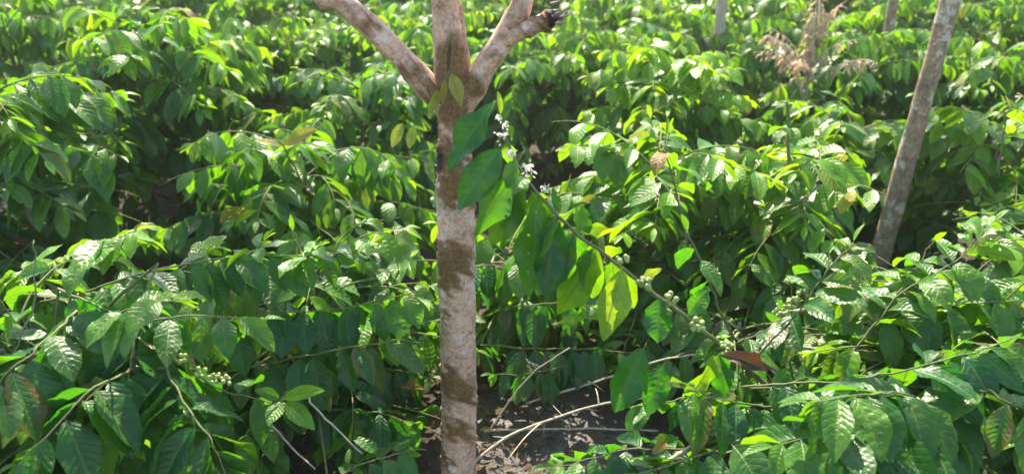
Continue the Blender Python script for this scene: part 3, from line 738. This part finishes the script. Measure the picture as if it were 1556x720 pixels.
limb([Q_(700, 140, 0.03), Q_(697, 90, 0.04), Q_(694, 40, 0.04), Q_(690, 0, 0.04), Q_(690, -50, 0.05), np.array([0.05, 2.5, 2.3]), np.array([0.25, 3.0, 3.2]), np.array([0.6, 3.6, 3.8])],
     [0.028, 0.026, 0.022, 0.020, 0.020, 0.018, 0.015, 0.010], [(697, 90, 20, 26, .8)], 4)
limb([Q_(694, 168), Q_(715, 138), Q_(738, 100), Q_(768, 56), Q_(786, 20), Q_(800, -20), np.array([0.2, 2.2, 2.1]), np.array([0.6, 2.6, 2.9]), np.array([1.0, 3.0, 3.7])],
     [0.036, 0.034, 0.030, 0.029, 0.029, 0.026, 0.023, 0.018, 0.01], [(715, 128, 24, 22, .95), (768, 60, 18, 10, .7), (745, 85, 12, 12, .7)], 5)
# the broken stub
st = bark_tube('broken_stub', [Q_(770, 58, -.005), Q_(800, 44, -.02), Q_(825, 34, -.03), Q_(846, 25, -.04)], [0.023, 0.0215, 0.02, 0.018], 26, 60, [(828, 32, 16, 16, 1.0), (800, 50, 14, 8, .6)], tree, tb, 0.10, 6, holes=[(843, 26, 11, 16)])
b = Bag(); rg = np.random.default_rng(3)
for k in range(16):
    c = Q_(838, 28, -.035)+rg.normal(0, 0.010, 3); d = unit(Q_(856, 20, -.05)-Q_(838, 28, -.035))+rg.normal(0, 0.2, 3)
    b.add(*tube(np.array([c, c+d*0.012, c+d*rg.uniform(0.018, 0.032)]), np.array([0.005, 0.004, 0.001]), 5))
b.obj('splinter', M_litterwood, st, tb)
# yellow leaves lodged in the fork
lv = Leaves()
for bb, t, w, ti in [((686, 112, 1.965), (700, 162, 1.89), 0.040, (0.5, .2, .42)), ((676, 118, 1.97), (672, 160, 1.95), 0.02, (0.5, .2, .55)), ((668, 138, 1.97), (650, 174, 1.91), 0.028, (0.5, .2, .36)),
                    ((684, 60, 1.98), (680, 112, 1.98), 0.012, (0.3, .2, .9))]:
    leaf_px(lv, bb, t, w, ti, n=(0.3, -1, 0.1), fold=0.5)
sprig = lv.build('epiphyte_sprig', M_leaf, tree, tb, 10, 4)
b = Bag()
for k, (pp) in enumerate([[(690, 150, 1.97), (686, 112, 1.97)], [(684, 150, 1.97), (676, 118, 1.97)], [(680, 160, 1.98), (668, 138, 1.97)], [(686, 120, 1.985), (684, 90, 1.985), (686, 50, 1.99)]]):
    b.add(*tube(spline([P(*q) for q in pp], 8), 0.0022, 5))
b.obj('epiphyte_stalk', M_twig, tree, tb)

def unseen_crown(root, o, blobs, n, seed, L=0.13):  # foliage above the view, added for dappled shade below
    rg = np.random.default_rng(seed); lv = Leaves(); tw = Bag()
    for (c, r) in blobs:
        c = np.array(c)
        for k in range(n):
            p = c+unit(rg.normal(0, 1, 3))*r*np.array([1, 1, .6])*rg.uniform(0.25, 1.0)
            e = unit(rg.normal(0, 1, 3)*[1, 1, .4])
            path = np.array([p, p+e*0.12, p+e*0.24+[0, 0, -.02]]); tw.add(*tube(path, 0.003, 4))
            for j in range(9):
                q = p+e*0.24*rg.random(); d = unit(rg.normal(0, 1, 3)+[0, 0, -0.3])
                lv.add(q, d, unit(rg.normal(0, .5, 3)+[0, 0, 1]), L*rg.uniform(.7, 1.2), L*0.45, 0.4, 0.2, tinted(rg, 0.3), 0)
    cr = lv.build('unseen_crown', M_crown, root, o, 5, 2)
    tw.obj('unseen_crown_twig', M_litterwood, root, o)
    return cr

unseen_crown(tree, tb, [((-1.5, 3.4, 3.6), .75), ((-0.7, 4.4, 4.1), .6), ((0.75, 3.7, 3.8), .4), ((1.2, 3.0, 3.7), .5), ((-2.3, 3.8, 3.8), .7), ((-2.1, 5.2, 4.0), .8), ((-1.4, 5.6, 4.2), .6), ((-3.0, 4.9, 4.0), .7)], 24, 5)  # clumps out of view, laid out to shade the left and spare the bough

# the leaning-looking grey trunk at right
def plain_tree(name, label, px, Y, r, H, seed, blobs, n=30, sides=20, topoff=(0, 0), matl=None, ln=0.0):
    x = (px-778)/F*(Y*math.cos(PITCH)+1.2*math.sin(PITCH)); o = np.array([x, Y, 0.0])
    root = empty(name, o, label, 'tree', None)
    rg = np.random.default_rng(seed); m = 60
    path = spline([o+[0, 0, -.05], o+[ln*.45, 0, 0.6], o+[ln, 0, 1.3], o+[ln*1.25, 0, 1.7], o+[topoff[0], topoff[1], H]], m)
    rr = np.linspace(r*1.12, r*0.8, m); a = np.linspace(0, 6.283, sides, endpoint=False)
    wob = 1+rg.normal(0, 0.012, (m, sides))+0.05*np.sin(np.linspace(0, 20, m)[:, None]+2*a[None])+0.03*np.sin(np.linspace(0, 70, m)[:, None]+a[None]*3)
    V, Q, T = tube(path, rr[:, None]*wob, sides)
    mesh_np('trunk', V, Q, matl or M_rbark, root, origin=o, tris=T)
    for (c, rad) in blobs:
        p2 = np.array(c); s0 = path[int(m*0.75)]
        b = Bag(); b.add(*tube(spline([s0, (s0+p2)/2+[0, 0, .15], p2], 12), np.linspace(r*.5, .01, 12), 8)); b.obj('limb', matl or M_rbark, root, o)
    unseen_crown(root, o, blobs, n, seed)
    return root
plain_tree('shade_tree', 'slender grey brown trunk rising at right out of the sunlit coffee bushes', 1350, 3.45, 0.040, 3.6, 21,
           [((1.5, 3.6, 3.7), .6), ((2.6, 3.4, 3.9), .6)], 16, ln=0.105, topoff=(0.26, 0.02))
plain_tree('shade_tree', 'thin whitish far trunk at the top edge behind the dry brown sprays', 1086, 6.2, 0.04, 4.2, 22, [((1.7, 6.6, 4.3), .7), ((2.6, 6.2, 4.4), .6)], 26, 12, matl=M_pale)
plain_tree('shade_tree', 'thin dark far trunk at the top edge just left of the grey brown trunk', 1338, 6.3, 0.036, 4.2, 23, [((3.6, 6.4, 4.3), .7)], 26, 12)

# ------------------------------------------------------------------ dry brown sprays
o = np.array([bx(1215, 4.75), 4.75, 0.0])
dry = empty('dry_shrub', o, 'dried pinkish brown leafy shrub among far green bushes', 'shrub')
rg = np.random.default_rng(77); sb = Bag()
for k in range(16):
    a = rg.uniform(0, 6.28)
    path = grow_branch(o+[0, 0, 0.55+0.4*rg.random()], a, R(64)+rg.normal(0, .3), rg.uniform(0.32, 0.66), rg, 1.0)
    b = Bag(); b.add(*tube(path, np.linspace(0.006, 0.002, len(path)), 5)); bo = b.obj('branch', M_pale, dry, o)
    lv = Leaves(); clothe(lv, path, rg, 0.085, 0.25, 0.028, droop=0.6, bend=0.9, miss=0.2, wave=0.06)
    for i, r_ in enumerate(lv.rows):
        r_ = list(r_); r_[15] = 0.0; r_[13] = float(rg.random()); r_[10] *= 0.5; lv.rows[i] = tuple(r_)
    lv.build('foliage', M_wither, bo, o, 6, 2)

# ------------------------------------------------------------------ fallen and dead sticks
def stick(label, pts, r, seed, forks=(), cat='stick', m=None, grp='dead sticks lying between the bushes'):
    rg = np.random.default_rng(seed)
    path = spline([P(*p) for p in pts], 30); path[:, 2] = np.maximum(path[:, 2], r[0])
    path += np.cumsum(rg.normal(0, 0.0009, path.shape), axis=0)
    rad = np.linspace(r[0], r[1], 30); rad[::7] *= 1.25
    b = Bag(); b.add(*tube(path, rad, 8))
    for (i, q) in forks:
        b.add(*tube(spline([path[i], (path[i]+P(*q))/2+[0, 0, .01], P(*q)], 10), np.linspace(r[1]*1.1, .0012, 10), 6))
    for k in range(5):
        i = int(rg.integers(3, 27)); e = unit(rg.normal(0, 1, 3)+[0, -.3, .6])
        b.add(*tube(np.array([path[i], path[i]+e*0.012, path[i]+e*rg.uniform(0.016, 0.05)]), np.array([r[1]*.8, r[1]*.6, .0008]), 5))
    ob = b.obj('fallen_stick', m or M_pale, None)
    c = Vector(path[0]); ob.data.transform(Matrix.Translation(-c)); ob.location = c
    return tag(ob, label, cat, grp)
stick('pale knotty stick slanting up from the foot of the forked tree over bare soil', [(700, 722, 1.92), (760, 672, 2.0), (830, 640, 2.08), (920, 612, 2.15), (1010, 600, 2.2)], (0.0045, 0.003), 1, [(12, (770, 700, 1.9)), (20, (905, 590, 2.2))])
stick('straight pale stick lying level across the bare soil', [(735, 654, 2.28), (860, 653, 2.28), (1005, 658, 2.26)], (0.0038, 0.003), 2)
stick('thin pale twig standing up from the soil right of the forked trunk', [(742, 655, 2.2), (775, 605, 2.2), (820, 560, 2.2), (868, 528, 2.2)], (0.003, 0.0018), 3, [(18, (800, 545, 2.2))])
stick('pale stick in the low leaves near the front, right of the bare soil', [(1000, 712, 1.5), (1055, 672, 1.54), (1125, 632, 1.6)], (0.0065, 0.005), 4, [(14, (1040, 650, 1.55))])
stick('long dead twig crossing behind the soil patch towards the berry bough', [(800, 612, 2.35), (900, 580, 2.3), (1000, 548, 2.2), (1060, 535, 2.1)], (0.004, 0.003), 5)
stick('dead grey stick lying level under the bushes near the grey trunk', [(1180, 480, 2.2), (1230, 466, 2.2), (1300, 462, 2.2)], (0.007, 0.005), 7)
stick('dead stick deep in the low right bushes below the bough', [(1190, 525, 2.0), (1240, 530, 2.0), (1330, 545, 1.95)], (0.006, 0.004), 8)

M_dead = leaf_material('dead_red_leaf', (0.10, 0.032, 0.024), (0.16, 0.06, 0.04), tcol=((0.12, 0.03, 0.015), (0.2, 0.07, 0.03)), rough=0.5, bump=0.5, trans=0.2)
def curled(label, bp, tp, w, tint, n, seed, grp='dry fallen leaves', m=None):
    lv = Leaves(); leaf_px(lv, bp, tp, w, tint, n=n, bend=0.35, fold=0.85, wave=0.12)
    ob = lv.build('dry_leaf', m or M_dryleaf, None, None, 14, 6)
    c = Vector(P(*bp)); ob.data.transform(Matrix.Translation(-c)); ob.location = c
    return tag(ob, label, 'dry leaf', grp)
curled('curled dark red brown dry leaf caught on the right end of the berry bough', (1092, 540, 1.62), (1166, 566, 1.62), 0.06, (0.2, .4, 0), (0.1, -.8, .5), 1, m=M_dead)
curled('flat reddish dry leaf lying under the low bush left of the forked trunk', (604, 588, 2.15), (646, 590, 2.12), 0.034, (0.2, .4, .66), (0, -.6, .8), 2)
curled('pale papery dry leaf on the low leaves right of bare soil', (1012, 668, 1.5), (992, 690, 1.46), 0.04, (0.2, .9, .5), (0.3, -.5, .8), 3)

# ------------------------------------------------------------------ ground and litter
n = 90
gx = np.sign(np.linspace(-1, 1, n))*np.abs(np.linspace(-1, 1, n))**3*150
gy = 2.5+gx
X, Yg = np.meshgrid(gx, gy, indexing='ij')
Z = 0.02*np.sin(X*3.1+Yg*1.7)+0.015*np.sin(X*7.3-Yg*5.1)-0.02
V = np.stack([X, Yg, Z], -1).reshape(-1, 3)
i, j = np.meshgrid(np.arange(n-1), np.arange(n-1), indexing='ij'); i = i.ravel(); j = j.ravel()
Qd = np.stack([i*n+j, (i+1)*n+j, (i+1)*n+j+1, i*n+j+1], 1)
g = mesh_np('ground', V, Qd, M_soil); g['kind'] = 'structure'
lv = Leaves(); rg = np.random.default_rng(9)
for k in range(1500):
    x = rg.uniform(-2.5, 2.5); y = rg.uniform(1.0, 4.2)
    if -1.9 < x < -0.9 and y > 2.8: continue
    if -0.25 < x < 0.6 and 1.3 < y < 2.75 and rg.random() < 0.85: continue
    a = rg.uniform(0, 6.28); l = rg.uniform(0.05, 0.13)
    lv.add((x, y, rg.uniform(0.012, 0.03)), (math.cos(a), math.sin(a), rg.normal(0, .25)+.1), unit(rg.normal(0, .35, 3)+[0, 0, 1]), l, l*.45, 0.25, rg.uniform(0, .7), (rg.random()*.4, rg.random(), rg.uniform(.72, 1)), 0.03)
for k in range(2600):
    x = rg.normal(0.15, 0.35); y = rg.normal(2.35, 0.25); a = rg.uniform(0, 6.28); l = rg.uniform(0.006, 0.02) if rg.random() < .93 else rg.uniform(0.03, 0.06)
    lv.add((x, y, rg.uniform(0.0, 0.012)), (math.cos(a), math.sin(a), rg.normal(0, .3)), unit(rg.normal(0, .6, 3)+[0, 0, 1]), l, l*rg.uniform(.2, .7), 0.2, 0.3, (rg.random(), rg.random(), rg.uniform(.75, 1)), 0.03)
lit = lv.build('leaf_litter', M_dryleaf, None, None, 5, 2); lit['kind'] = 'stuff'

# ------------------------------------------------------------------ light
EL, AZ = 49.0, -8.0      # the sun stands ahead of the camera, a little to the left (degrees from +Y)
sd = np.array([math.sin(R(AZ))*math.cos(R(EL)), math.cos(R(AZ))*math.cos(R(EL)), math.sin(R(EL))])
sun = bpy.data.objects.new('sun', bpy.data.lights.new('sun', 'SUN')); C.objects.link(sun)
sun.data.energy = 5.0; sun.data.angle = R(0.5); sun.data.color = (1.0, 0.90, 0.70)
sun.rotation_euler = Vector(sd).to_track_quat('Z', 'Y').to_euler()
sun.location = (0, 0, 20)
w = bpy.data.worlds.new('World'); SC.world = w; w.use_nodes = True
nt = w.node_tree; nt.nodes.clear()
sky = nt.nodes.new('ShaderNodeTexSky'); sky.sky_type = 'NISHITA'; sky.sun_disc = False
sky.sun_elevation = R(EL); sky.sun_rotation = R(AZ); sky.air_density = 1.3; sky.dust_density = 1.2
bg = nt.nodes.new('ShaderNodeBackground'); bg.inputs[1].default_value = 0.12
wo = nt.nodes.new('ShaderNodeOutputWorld')
nt.links.new(sky.outputs[0], bg.inputs[0]); nt.links.new(bg.outputs[0], wo.inputs[0])

hv = np.array([(sx*170, 2.5+sy*170, z) for z in (-1.3, 6.0) for sx, sy in ((-1, -1), (1, -1), (1, 1), (-1, 1))], float)
hm = bpy.data.materials.new('haze'); hm.use_nodes = True; hm.node_tree.nodes.clear()
ho = hm.node_tree.nodes.new('ShaderNodeOutputMaterial'); hp = hm.node_tree.nodes.new('ShaderNodeVolumePrincipled')
hp.inputs['Color'].default_value = (1.0, 0.97, 0.9, 1); hp.inputs['Density'].default_value = 0.0022; hp.inputs['Anisotropy'].default_value = 0.45
hm.node_tree.links.new(hp.outputs[0], ho.inputs['Volume'])
hz = mesh_np('haze', hv, np.array([(3, 2, 1, 0), (4, 5, 6, 7), (0, 1, 5, 4), (1, 2, 6, 5), (2, 3, 7, 6), (3, 0, 4, 7)]), hm)
hz['kind'] = 'stuff'; hz.data.polygons.foreach_set('use_smooth', np.zeros(6, dtype=bool))
SC.cycles.volume_bounces = 1
SC.view_settings.view_transform = 'Standard'; SC.view_settings.look = 'None'
SC.view_settings.exposure = 1.72; SC.view_settings.gamma = 1.0
SC.cycles.use_denoising = True
SC.cycles.max_bounces = 10; SC.cycles.diffuse_bounces = 5; SC.cycles.glossy_bounces = 3; SC.cycles.transmission_bounces = 6
SC.cycles.caustics_reflective = False; SC.cycles.caustics_refractive = False
